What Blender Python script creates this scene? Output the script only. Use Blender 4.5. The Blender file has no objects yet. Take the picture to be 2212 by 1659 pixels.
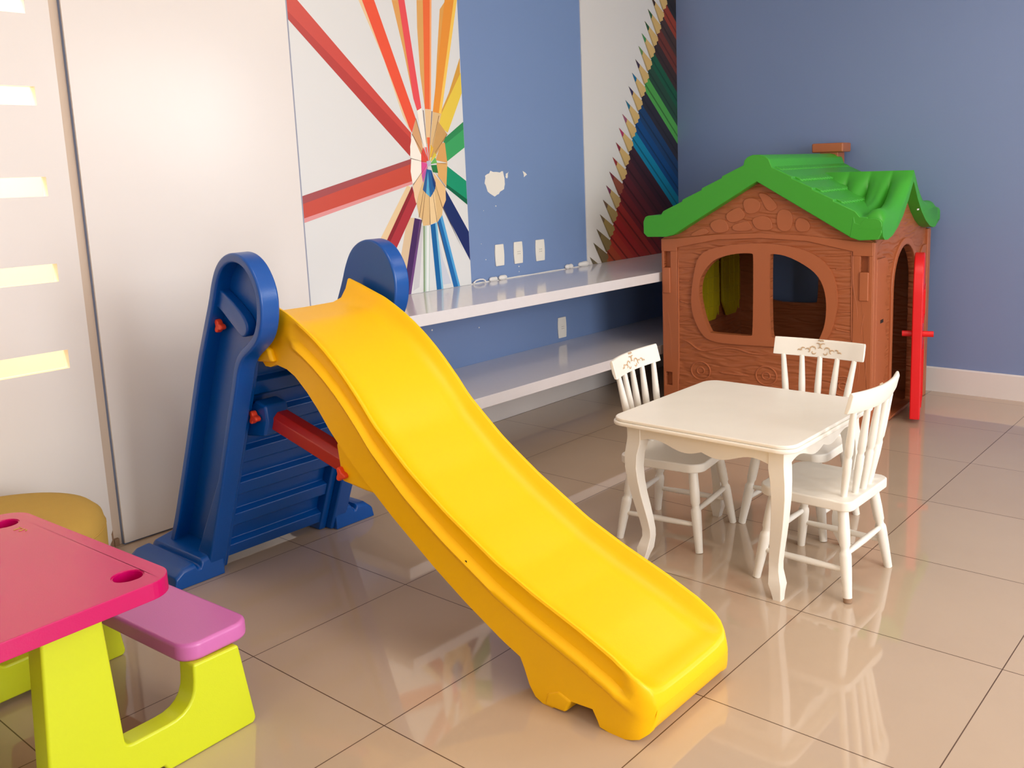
import bpy, bmesh, math, random
from mathutils import Vector, Matrix
from mathutils.geometry import tessellate_polygon
random.seed(7)
SC = bpy.context.scene; COL = SC.collection

# ------------------------------------------------------------------ camera, world, exposure, large lights
cd = bpy.data.cameras.new('camera'); cam = bpy.data.objects.new('camera', cd); COL.objects.link(cam); SC.camera = cam
yaw, pitch, roll = 0.686167, 0.170334, -0.0340034
fw0 = Vector((-math.sin(yaw), math.cos(yaw), 0)); rt0 = Vector((math.cos(yaw), math.sin(yaw), 0)); up0 = Vector((0, 0, 1))
F = math.cos(pitch)*fw0 - math.sin(pitch)*up0; U0 = math.sin(pitch)*fw0 + math.cos(pitch)*up0
Rv = rt0*math.cos(roll) + U0*math.sin(roll); Uv = -rt0*math.sin(roll) + U0*math.cos(roll)
m = Matrix((Rv, Uv, -F)).transposed().to_4x4(); m.translation = Vector((3.00539, -1.39834, 1.41237)); cam.matrix_world = m
cd.sensor_fit = 'HORIZONTAL'; cd.sensor_width = 36; cd.lens = 2018.82/2212*36
cd.shift_x = -118.758/2212; cd.shift_y = -117.911/2212; cd.clip_start = 0.05

wd = bpy.data.worlds.new('World'); SC.world = wd; wd.use_nodes = True
bg = wd.node_tree.nodes['Background']; bg.inputs[0].default_value = (0.75, 0.87, 1.0, 1); bg.inputs[1].default_value = 1.2
SC.view_settings.view_transform = 'Standard'; SC.view_settings.look = 'None'; SC.view_settings.gamma = 1
SC.view_settings.exposure = -0.12
SC.cycles.max_bounces = 8; SC.cycles.diffuse_bounces = 5; SC.cycles.glossy_bounces = 4
SC.cycles.sample_clamp_indirect = 6; SC.cycles.caustics_reflective = False; SC.cycles.caustics_refractive = False

def area(name, loc, target, sx, sy, power, color):
    l = bpy.data.lights.new(name, 'AREA'); l.shape = 'RECTANGLE'; l.size = sx; l.size_y = sy; l.energy = power; l.color = color
    o = bpy.data.objects.new(name, l); COL.objects.link(o); o.location = loc
    o.rotation_euler = (Vector(target)-Vector(loc)).to_track_quat('-Z', 'Z' if abs(Vector(target).z-Vector(loc).z) < 1 else 'Y').to_euler()
    return o
area('window_light', (6.05, 0.6, 1.65), (0, 0.6, 1.65), 2.5, 1.9, 165, (1.0, 0.98, 0.97))
area('window_light', (6.05, -2.6, 1.65), (0, -2.6, 1.65), 1.9, 1.9, 45, (1.0, 0.97, 0.94))
area('window_light', (5.43, 4.25, 2.05), (5.43, 0, 2.05), 0.95, 1.15, 62, (0.93, 0.97, 1.0))
area('window_light', (6.12, 3.62, 2.35), (0, 3.62, 2.35), 0.36, 0.8, 14, (0.93, 0.97, 1.0))
for lx, ly in ((1.6, 0.6), (4.2, 0.4), (1.9, 2.9), (1.7, -2.6)):
    area('ceiling_lamp_light', (lx, ly, 2.755), (lx, ly, 0), 0.6, 0.6, 11, (1.0, 0.86, 0.72))
area('next_room_light', (-1.2, -1.3, 2.6), (-1.2, -1.3, 0), 1.0, 2.0, 95, (1.0, 0.86, 0.62))

# ------------------------------------------------------------------ materials
def lin(c):
    return tuple(((v/255)/12.92 if v/255 <= .04045 else (((v/255)+.055)/1.055)**2.4) for v in c)
MAT = {}
def mat(name, rgb, rough=.5, spec=.5, bump=None, coat=0, noise=None, metal=0):
    mt = bpy.data.materials.new(name); mt.use_nodes = True; nt = mt.node_tree; b = nt.nodes['Principled BSDF']
    c = (*lin(rgb), 1); b.inputs['Base Color'].default_value = c; b.inputs['Roughness'].default_value = rough
    b.inputs['Specular IOR Level'].default_value = spec; b.inputs['Metallic'].default_value = metal
    if coat: b.inputs['Coat Weight'].default_value = coat; b.inputs['Coat Roughness'].default_value = .12
    tc = nt.nodes.new('ShaderNodeTexCoord')
    if noise:                                   # (scale, amount): mild uneven tint
        n = nt.nodes.new('ShaderNodeTexNoise'); n.inputs['Scale'].default_value = noise[0]; n.inputs['Detail'].default_value = 4
        nt.links.new(tc.outputs['Object'], n.inputs['Vector'])
        mx = nt.nodes.new('ShaderNodeMix'); mx.data_type = 'RGBA'; mx.blend_type = 'MIX'
        k = noise[1]; mx.inputs[6].default_value = c; mx.inputs[7].default_value = (*[v*(1-k) for v in c[:3]], 1)
        nt.links.new(n.outputs['Fac'], mx.inputs[0]); nt.links.new(mx.outputs[2], b.inputs['Base Color'])
    if bump:                                    # (scale, distance)
        n = nt.nodes.new('ShaderNodeTexNoise'); n.inputs['Scale'].default_value = bump[0]; n.inputs['Detail'].default_value = 3
        nt.links.new(tc.outputs['Object'], n.inputs['Vector'])
        bp = nt.nodes.new('ShaderNodeBump'); bp.inputs['Distance'].default_value = bump[1]; bp.inputs['Strength'].default_value = .6
        nt.links.new(n.outputs['Fac'], bp.inputs['Height']); nt.links.new(bp.outputs['Normal'], b.inputs['Normal'])
    MAT[name] = mt; return mt
mat('white_wall', (231, 226, 222), .24, .5, bump=(2.5, .0012))
mat('mural_gloss', (255, 255, 255), .3)
mat('blue_wall', (120, 145, 189), .34, .5, bump=(60, .0006))
mat('blue_wall_back', (124, 143, 184), .45, .4, bump=(60, .0006))
mat('cream_wall', (250, 238, 205), .8)
mat('strip_beige', (214, 194, 174), .6)
mat('ceiling_white', (240, 236, 228), .8)
mat('shelf_white', (226, 223, 226), .12, .6, noise=(30, .05))
mat('baseboard_white', (222, 218, 216), .3)
mat('plug_white', (236, 232, 222), .35)
mat('caulk_white', (232, 230, 226), .5, bump=(200, .001))
mat('grey_edge', (150, 155, 175), .4)
mat('chair_white', (238, 234, 225), .35, .5, noise=(9, .07), bump=(25, .0008))
mat('wear_brown', (150, 120, 95), .8)
mat('worn_tan', (196, 168, 136), .6)
mat('yellow_plastic', (248, 190, 0), .38, .35, bump=(260, .0004))
mat('blue_plastic', (0, 76, 158), .3, .5, bump=(260, .0004))
mat('red_bar', (170, 28, 18), .35)
mat('knob_orange', (226, 66, 36), .4)
mat('magenta_plastic', (194, 0, 96), .26, .5, bump=(300, .0003))
mat('lilac_plastic', (198, 108, 176), .3, .5, bump=(300, .0003))
mat('lime_plastic', (200, 212, 34), .3, .5, bump=(300, .0003))
mat('ottoman_cloth', (192, 158, 78), .85, .2, bump=(500, .001), noise=(14, .08))
mat('green_plastic', (62, 160, 46), .4, .4, bump=(300, .0003))
mat('red_plastic', (222, 24, 32), .35)
mat('shutter_yellow', (190, 170, 20), .45)
mat('slot_dark', (30, 18, 12), .8)
mat('dark_hole', (40, 25, 10), .8)
mat('window_frame_white', (225, 225, 222), .4)

def house_brown():
    mt = mat('brown_plastic', (166, 95, 58), .42, .4); nt = mt.node_tree; b = nt.nodes['Principled BSDF']
    tc = nt.nodes.new('ShaderNodeTexCoord'); mp = nt.nodes.new('ShaderNodeMapping'); mp.inputs['Scale'].default_value = (1.0, 1.0, 5.5)
    nt.links.new(tc.outputs['Object'], mp.inputs[0])
    n = nt.nodes.new('ShaderNodeTexNoise'); n.inputs['Scale'].default_value = 3.0; n.inputs['Detail'].default_value = 1.5
    nt.links.new(mp.outputs[0], n.inputs['Vector'])
    w = nt.nodes.new('ShaderNodeMath'); w.operation = 'MULTIPLY'; w.inputs[1].default_value = 38
    nt.links.new(n.outputs['Fac'], w.inputs[0])
    s = nt.nodes.new('ShaderNodeMath'); s.operation = 'SINE'; nt.links.new(w.outputs[0], s.inputs[0])
    bp = nt.nodes.new('ShaderNodeBump'); bp.inputs['Distance'].default_value = .004; bp.inputs['Strength'].default_value = .55
    nt.links.new(s.outputs[0], bp.inputs['Height']); nt.links.new(bp.outputs['Normal'], b.inputs['Normal'])
house_brown()
mat('brown_smooth', (172, 99, 62), .4, .4, bump=(6, .004))

def floor_mat():
    mt = mat('floor_tiles', (176, 150, 124), .055, .5); nt = mt.node_tree; b = nt.nodes['Principled BSDF']
    b.inputs['Coat Weight'].default_value = .4; b.inputs['Coat Roughness'].default_value = .03
    tc = nt.nodes.new('ShaderNodeTexCoord'); sp = nt.nodes.new('ShaderNodeSeparateXYZ'); nt.links.new(tc.outputs['Object'], sp.inputs[0])
    def M(op, a, bb=None):
        n = nt.nodes.new('ShaderNodeMath'); n.operation = op
        for i, v in enumerate((a, bb)):
            if v is None: continue
            if isinstance(v, (int, float)): n.inputs[i].default_value = v
            else: nt.links.new(v, n.inputs[i])
        return n.outputs[0]
    ds = []
    for ax in ('X', 'Y'):
        fr = M('FRACT', M('ADD', M('DIVIDE', sp.outputs[ax], .6), .5)); ds.append(M('ABSOLUTE', M('SUBTRACT', fr, .5)))
    d = M('MINIMUM', ds[0], ds[1]); line = M('LESS_THAN', d, .0026)
    # per-tile tint and cloudy stone
    cx = M('FLOOR', M('DIVIDE', sp.outputs['X'], .6)); cy = M('FLOOR', M('DIVIDE', sp.outputs['Y'], .6))
    cb = nt.nodes.new('ShaderNodeCombineXYZ'); nt.links.new(cx, cb.inputs[0]); nt.links.new(cy, cb.inputs[1])
    wn = nt.nodes.new('ShaderNodeTexWhiteNoise'); nt.links.new(cb.outputs[0], wn.inputs['Vector'])
    n = nt.nodes.new('ShaderNodeTexNoise'); n.inputs['Scale'].default_value = 2.2; n.inputs['Detail'].default_value = 6; nt.links.new(tc.outputs['Object'], n.inputs['Vector'])
    f = M('ADD', M('MULTIPLY', wn.outputs['Value'], .25), M('MULTIPLY', n.outputs['Fac'], .75))
    m1 = nt.nodes.new('ShaderNodeMix'); m1.data_type = 'RGBA'; m1.inputs[6].default_value = (*lin((194, 173, 150)), 1); m1.inputs[7].default_value = (*lin((180, 158, 136)), 1)
    nt.links.new(f, m1.inputs[0])
    m2 = nt.nodes.new('ShaderNodeMix'); m2.data_type = 'RGBA'; m2.inputs[7].default_value = (*lin((84, 58, 38)), 1)
    nt.links.new(line, m2.inputs[0]); nt.links.new(m1.outputs[2], m2.inputs[6]); nt.links.new(m2.outputs[2], b.inputs['Base Color'])
    r = M('ADD', M('MULTIPLY', line, .5), .055); nt.links.new(r, b.inputs['Roughness'])
floor_mat()

# printed mural: colours come from a colour attribute of the print
mt = MAT['mural_gloss']; at = mt.node_tree.nodes.new('ShaderNodeAttribute'); at.attribute_name = 'ink'
mt.node_tree.links.new(at.outputs['Color'], mt.node_tree.nodes['Principled BSDF'].inputs['Base Color'])

# ------------------------------------------------------------------ helpers
class MB:
    def __init__(s): s.v = []; s.f = []
    def add(s, vs, fs):
        k = len(s.v); s.v += [tuple(v) for v in vs]; s.f += [tuple(i+k for i in f) for f in fs]; return s
    def box(s, a, b):
        x0, y0, z0 = a; x1, y1, z1 = b
        return s.add([(x0,y0,z0),(x1,y0,z0),(x1,y1,z0),(x0,y1,z0),(x0,y0,z1),(x1,y0,z1),(x1,y1,z1),(x0,y1,z1)],
                     [(0,3,2,1),(4,5,6,7),(0,1,5,4),(1,2,6,5),(2,3,7,6),(3,0,4,7)])
    def prism(s, pts, a, b, axis='y', holes=()):
        """polygon (2D) with optional holes, extruded between a and b along axis; 2D coords are the two other axes in order"""
        def P(p, t): return {'y': (p[0], t, p[1]), 'x': (t, p[0], p[1]), 'z': (p[0], p[1], t)}[axis]
        loops = [list(pts)]+[list(h) for h in holes]; flat = [p for l in loops for p in l]; n = len(flat)
        if holes: tris = [tuple(t) for t in tessellate_polygon([[Vector((p[0], p[1], 0)) for p in l] for l in loops])]
        else: tris = [tuple(range(n))]
        fs = [t for t in tris]+[tuple(i+n for i in reversed(t)) for t in tris]; k = 0
        for l in loops:
            c = len(l)
            for i in range(c): j = (i+1) % c; fs.append((k+i, k+i+n, k+j+n, k+j))
            k += c
        return s.add([P(p, a) for p in flat]+[P(p, b) for p in flat], fs)
    def ring(s, o, i, a, b, axis='y'):
        def P(p, t): return {'y': (p[0], t, p[1]), 'x': (t, p[0], p[1]), 'z': (p[0], p[1], t)}[axis]
        n = len(o); vs = [P(p, a) for p in o]+[P(p, b) for p in o]+[P(p, a) for p in i]+[P(p, b) for p in i]; fs = []
        for k in range(n):
            j = (k+1) % n
            fs += [(k, j, j+n, k+n), (k+2*n, k+3*n, j+3*n, j+2*n), (k, k+2*n, j+2*n, j), (k+n, j+n, j+3*n, k+3*n)]
        return s.add(vs, fs)
    def loft(s, secs, caps=True, closed=True):
        n = len(secs[0]); vs = [p for c in secs for p in c]; fs = []
        for a in range(len(secs)-1):
            for k in range(n if closed else n-1):
                j = (k+1) % n; fs.append((a*n+k, a*n+j, (a+1)*n+j, (a+1)*n+k))
        if caps: fs += [tuple(range(n-1, -1, -1)), tuple((len(secs)-1)*n+k for k in range(n))]
        return s.add(vs, fs)
    def tube(s, pts, rad, seg=12, flat=1.0):
        pts = [Vector(p) for p in pts]; secs = []; 
        if not isinstance(rad, (list, tuple)): rad = [rad]*len(pts)
        ref = None
        for i, p in enumerate(pts):
            d = (pts[min(i+1, len(pts)-1)]-pts[max(i-1, 0)]).normalized()
            if ref is None: ref = Vector((0, 0, 1)) if abs(d.z) < .8 else Vector((1, 0, 0))
            x = d.cross(ref).normalized(); y = x.cross(d).normalized(); ref = y
            secs.append([p+(x*math.cos(2*math.pi*k/seg)+y*math.sin(2*math.pi*k/seg)*flat)*rad[i] for k in range(seg)])
        return s.loft(secs)
    def turn(s, p0, p1, prof, seg=16):
        """lathe along the line p0-p1; prof = [(t, radius)]"""
        p0 = Vector(p0); p1 = Vector(p1); return s.tube([p0.lerp(p1, t) for t, r in prof], [r for t, r in prof], seg)
    def build(s, name, mt, parent=None, bevel=0, seg=2, smooth=True, sub=0, limit=35):
        me = bpy.data.meshes.new(name); me.from_pydata(s.v, [], s.f); bm = bmesh.new(); bm.from_mesh(me)
        bmesh.ops.recalc_face_normals(bm, faces=bm.faces[:]); bm.to_mesh(me); bm.free()
        me.materials.append(MAT[mt]); o = bpy.data.objects.new(name, me); COL.objects.link(o)
        if parent: o.parent = parent
        if smooth:
            for p in me.polygons: p.use_smooth = True
            bm = bmesh.new(); bm.from_mesh(me)
            for e in bm.edges:
                if len(e.link_faces) == 2 and e.calc_face_angle(0) > math.radians(limit): e.smooth = False
            bm.to_mesh(me); bm.free()
        if bevel:
            md = o.modifiers.new('bevel', 'BEVEL'); md.width = bevel; md.segments = seg; md.limit_method = 'ANGLE'; md.angle_limit = math.radians(limit); md.harden_normals = False
            if smooth:
                bm = bmesh.new(); bm.from_mesh(me)
                for e in bm.edges: e.smooth = True
                bm.to_mesh(me); bm.free()
                w = o.modifiers.new('wn', 'WEIGHTED_NORMAL'); w.keep_sharp = False
        if sub: md = o.modifiers.new('sub', 'SUBSURF'); md.levels = sub; md.render_levels = sub
        return o
def thing(name, label, cat, loc=(0, 0, 0), rz=0, group=None):
    o = bpy.data.objects.new(name, None); COL.objects.link(o); o.location = loc; o.rotation_euler = (0, 0, rz)
    o.empty_display_size = .1; o['label'] = label; o['category'] = cat
    if group: o['group'] = group
    return o
def tag(o, label, cat, group=None):
    o['label'] = label; o['category'] = cat
    if group: o['group'] = group
    return o
def struct(o, label=None):
    o['kind'] = 'structure'
    if label: o['label'] = label
    return o
def copy_tree(o, parent=None):
    c = o.copy(); COL.objects.link(c)
    if parent: c.parent = parent
    for ch in [x for x in bpy.data.objects if x.parent == o]: copy_tree(ch, c)
    return c
def rrect(x0, y0, x1, y1, r, n=6):
    pts = []
    for cx, cy, a0 in ((x1-r, y1-r, 0), (x0+r, y1-r, 90), (x0+r, y0+r, 180), (x1-r, y0+r, 270)):
        for k in range(n+1):
            a = math.radians(a0+90*k/n); pts.append((cx+r*math.cos(a), cy+r*math.sin(a)))
    return pts
def circ(cx, cy, r, n=24, ry=None):
    return [(cx+r*math.cos(2*math.pi*k/n), cy+(ry or r)*math.sin(2*math.pi*k/n)) for k in range(n)]
def chaikin(p, it=2, closed=True):
    for _ in range(it):
        q = []; n = len(p)
        for i in range(n if closed else n-1):
            a = p[i]; b = p[(i+1) % n]; q += [(a[0]*.75+b[0]*.25, a[1]*.75+b[1]*.25), (a[0]*.25+b[0]*.75, a[1]*.25+b[1]*.75)]
        if not closed: q = [p[0]]+q+[p[-1]]
        p = q
    return p
def inset(p, d):
    n = len(p); A = sum(p[i][0]*p[(i+1) % n][1]-p[(i+1) % n][0]*p[i][1] for i in range(n)); sg = 1 if A > 0 else -1; out = []
    for i in range(n):
        a, b, c = Vector(p[i-1]), Vector(p[i]), Vector(p[(i+1) % n]); e1 = (b-a).normalized(); e2 = (c-b).normalized()
        nn = (Vector((-e1.y, e1.x))+Vector((-e2.y, e2.x))); nn = nn.normalized() if nn.length > 1e-6 else Vector((-e1.y, e1.x))
        k = max(.5, nn.dot(Vector((-e1.y, e1.x)))); q = b+nn*sg*d/k; out.append((q.x, q.y))
    return out
def interp(tab, x):
    if x <= tab[0][0]: return tab[0][1]
    for (a, b), (c, d) in zip(tab, tab[1:]):
        if x <= c: return b+(d-b)*(x-a)/(c-a) if c > a else d
    return tab[-1][1]
def clip(poly, y0, y1, z0, z1):
    for ax, v, s in ((0, y0, 1), (0, y1, -1), (1, z0, 1), (1, z1, -1)):
        out = []
        for i in range(len(poly)):
            a = poly[i-1]; b = poly[i]; ia = (a[ax]-v)*s >= 0; ib = (b[ax]-v)*s >= 0
            if ia != ib: t = (v-a[ax])/(b[ax]-a[ax]); out.append((a[0]+(b[0]-a[0])*t, a[1]+(b[1]-a[1])*t))
            if ib: out.append(b)
        poly = out
        if len(poly) < 3: return []
    return poly

# ------------------------------------------------------------------ the room
XW = -0.606; YB = 4.314; ZC = 2.78
o = MB().box((-2.2, -5.1, -.1), (6.35, 4.5, 0)).build('floor', 'floor_tiles', smooth=False); struct(o, 'polished beige stone tile floor')
o = MB().box((-2.2, -5.1, ZC), (6.35, 4.5, ZC+.1)).build('ceiling', 'ceiling_white', smooth=False); struct(o)
o = MB().box((-.76, .197, 0), (-.612, YB+.15, ZC)).build('wall_left', 'blue_wall', smooth=False); struct(o, 'blue painted wall')
wl = o
o = MB().prism([(-.612, 0), (6.2, 0), (6.2, ZC), (-.612, ZC)], YB, YB+.15, 'y', holes=[[(4.93, 1.45), (5.93, 1.45), (5.93, 2.65), (4.93, 2.65)]]).build('wall_back', 'blue_wall_back', smooth=False); struct(o, 'plain blue painted wall behind the playhouse')
# openings of the two walls that face the daylight
def framed_window(n, axis, at, a0, a1, z0, z1, s):
    """frame with two mullions and a transom set in the wall's opening"""
    f = MB(); t = .05
    def bx(u0, u1, w0, w1):
        if axis == 'x': f.box((at-.03, u0, w0), (at+.03, u1, w1))
        else: f.box((u0, at-.03, w0), (u1, at+.03, w1))
    bx(a0, a1, z0, z0+t); bx(a0, a1, z1-t, z1); bx(a0, a0+t, z0+t, z1-t); bx(a1-t, a1, z0+t, z1-t)
    for k in (1, 2): c = a0+(a1-a0)*k/3; bx(c-.02, c+.02, z0+t, z1-t)
    struct(f.build('window_%d' % n, 'window_frame_white', smooth=False))
o = MB().prism([(-5, 0), (YB+.15, 0), (YB+.15, ZC), (-5, ZC)], 6.2, 6.35, 'x',
    holes=[[(-.7, .65), (-.7, 2.65), (1.9, 2.65), (1.9, .65)], [(-3.6, .65), (-3.6, 2.65), (-1.6, 2.65), (-1.6, .65)], [(3.42, 1.93), (3.42, 2.77-.02), (3.82, 2.77-.02), (3.82, 1.93)]]).build('wall_right', 'white_wall', smooth=False); struct(o)
framed_window(1, 'x', 6.27, -.7, 1.9, .65, 2.65, 1); framed_window(2, 'x', 6.27, -3.6, -1.6, .65, 2.65, 1)
framed_window(3, 'y', YB+.07, 4.93, 5.93, 1.45, 2.65, 1); framed_window(4, 'x', 6.27, 3.42, 3.82, 1.93, 2.75, 1)
o = MB().box((-.612, -5.1, 0), (6.2, -5, ZC)).build('wall_front', 'white_wall', smooth=False); struct(o)
# the white slotted partition, open to the lit room beyond it
slots = [[(-.95, z), (-.95, z+h), (.075, z+h), (.075, z)] for z, h in ((.741, .07), (1.066, .066), (1.377, .069), (1.697, .066), (2.012, .068), (2.33, .068))]
o = MB().prism([(-5, .004), (.156, .004), (.156, ZC), (-5, ZC)], -.646, XW, 'x', holes=slots).build('wall_slotted', 'white_wall', smooth=False); struct(o, 'white partition panel with a column of horizontal slots')
MB().add([(-.6055, y, z) for y, z in ((.138, .006), (.157, .006), (.157, .075), (.150, .060), (.151, .035), (.143, .022))], [(0, 1, 2, 3, 4, 5)]).build('chipped_corner', 'wear_brown', o, smooth=False)
o = MB().box((-.76, .12, 0), (-.63, .2, ZC)).build('trim_1', 'strip_beige', smooth=False); struct(o, 'beige recessed strip between two white wall panels')
b = MB().box((-.629, .163, 0), (-.614, .182, .030)); b.build('scuffed_base', 'wear_brown', o, smooth=False)
o = MB().box((-2.2, -5, 0), (-2.05, .12, ZC)).build('wall_beyond', 'cream_wall', smooth=False); struct(o)
o = MB().box((-2.2, .12, 0), (-.76, .2, ZC)).build('wall_beyond_end', 'cream_wall', smooth=False); struct(o)
o = MB().box((-.612, .197, .006), (XW+.004, 1.150, ZC)).build('wall_panel', 'white_wall', bevel=.001, smooth=False); struct(o, 'large plain white wall panel behind the blue ladder')
o = MB().box((-.612, 1.1495, .006), (XW+.003, 1.157, ZC)).build('trim_2', 'grey_edge', smooth=False); struct(o)
o = MB().prism([(YB-.015, 0), (YB, 0), (YB, .150), (YB-.008, .150), (YB-.015, .143)], -.6, 6.2, 'x').build('baseboard_back', 'baseboard_white', smooth=False); struct(o)
o = MB().box((-.612, 1.157, 0), (-.6, YB-.015, .15)).build('baseboard_left', 'baseboard_white', bevel=.003); struct(o)
# chips in the blue paint
def patch(pts, x=-.6115): return [(x, y, z) for y, z in pts]
random.seed(3); cb = MB()
def rag(pts):
    out = []
    for i in range(len(pts)):
        a = pts[i]; b2 = pts[(i+1) % len(pts)]
        for t in (0, .33, .66): out.append((a[0]+(b2[0]-a[0])*t+random.uniform(-.004, .004), a[1]+(b2[1]-a[1])*t+random.uniform(-.004, .004)))
    return out
PEEL = [(2.357,1.388),(2.403,1.412),(2.462,1.405),(2.500,1.408),(2.512,1.353),(2.501,1.307),(2.454,1.288),(2.423,1.274),(2.369,1.299),(2.347,1.35)]
for P_ in (rag(PEEL), rag([(2.525,1.398),(2.545,1.402),(2.536,1.37),(2.518,1.378)]), rag([(2.668,1.411),(2.68,1.403),(2.699,1.386),(2.674,1.371)])): cb.prism(P_, -.613, -.611, 'x')
for y, z, r in ((2.43, 1.22, .004), (2.60, .865, .004), (2.60, .835, .003), (2.56, .94, .0035), (2.33, .93, .003), (1.9, .60, .005), (2.25, .56, .004), (2.30, 1.02, .002), (2.57, .90, .003), (2.33, 1.2, .002)): cb.prism(circ(y, z, r, 7), -.613, -.611, 'x')
cb.build('paint_chips', 'plug_white', wl, smooth=False)

# ------------------------------------------------------------------ printed pencil murals (flat prints on the wall)
def mural(name, y0, y1, z0, base, polys, label):
    vs = []; fs = []; cols = []
    def put(poly, c, x):
        k = len(vs); vs.extend((x, p[0], p[1]) for p in poly); fs.append(tuple(range(k, k+len(poly)))); cols.append(c)
    bx = MB().box((-.612, y0, z0), (XW-.0004, y1, ZC)); vs = [v for v in bx.v]; fs = [f for f in bx.f]; cols = [base]*6
    for n, (c, p) in enumerate(polys):
        q = clip(p, y0+.001, y1-.001, z0+.001, ZC-.001)
        if len(q) >= 3: put(q, c, XW-.0003+n*2.2e-5)
    me = bpy.data.meshes.new(name); me.from_pydata(vs, [], fs); me.materials.append(MAT['mural_gloss'])
    bm = bmesh.new(); bm.from_mesh(me); bmesh.ops.triangulate(bm, faces=[f for f in bm.faces if len(f.verts) > 4]); 
    for f in bm.faces:
        f.normal_update()
        if f.calc_center_median().x > XW-.00035 and f.normal.x < 0: f.normal_flip()
    bm.to_mesh(me); bm.free()
    return me, cols, vs, fs
def ink(me, polys_cols):
    at = me.attributes.new('ink', 'FLOAT_COLOR', 'CORNER')
    for p in me.polygons:
        x = me.vertices[p.vertices[0]].co.x; n = round((x-(XW-.0003))/2.2e-5) if x > XW-.00035 else -1
        c = polys_cols[n] if n >= 0 else polys_cols['base']
        for li in p.loop_indices: at.data[li].color = (*lin(c), 1)
def make_mural(name, y0, y1, z0, base, polys, label):
    me, *_ = mural(name, y0, y1, z0, base, polys, label); d = {i: c for i, (c, p) in enumerate(polys)}; d['base'] = base; ink(me, d)
    o = bpy.data.objects.new(name, me); COL.objects.link(o); tag(o, label, 'mural')
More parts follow.
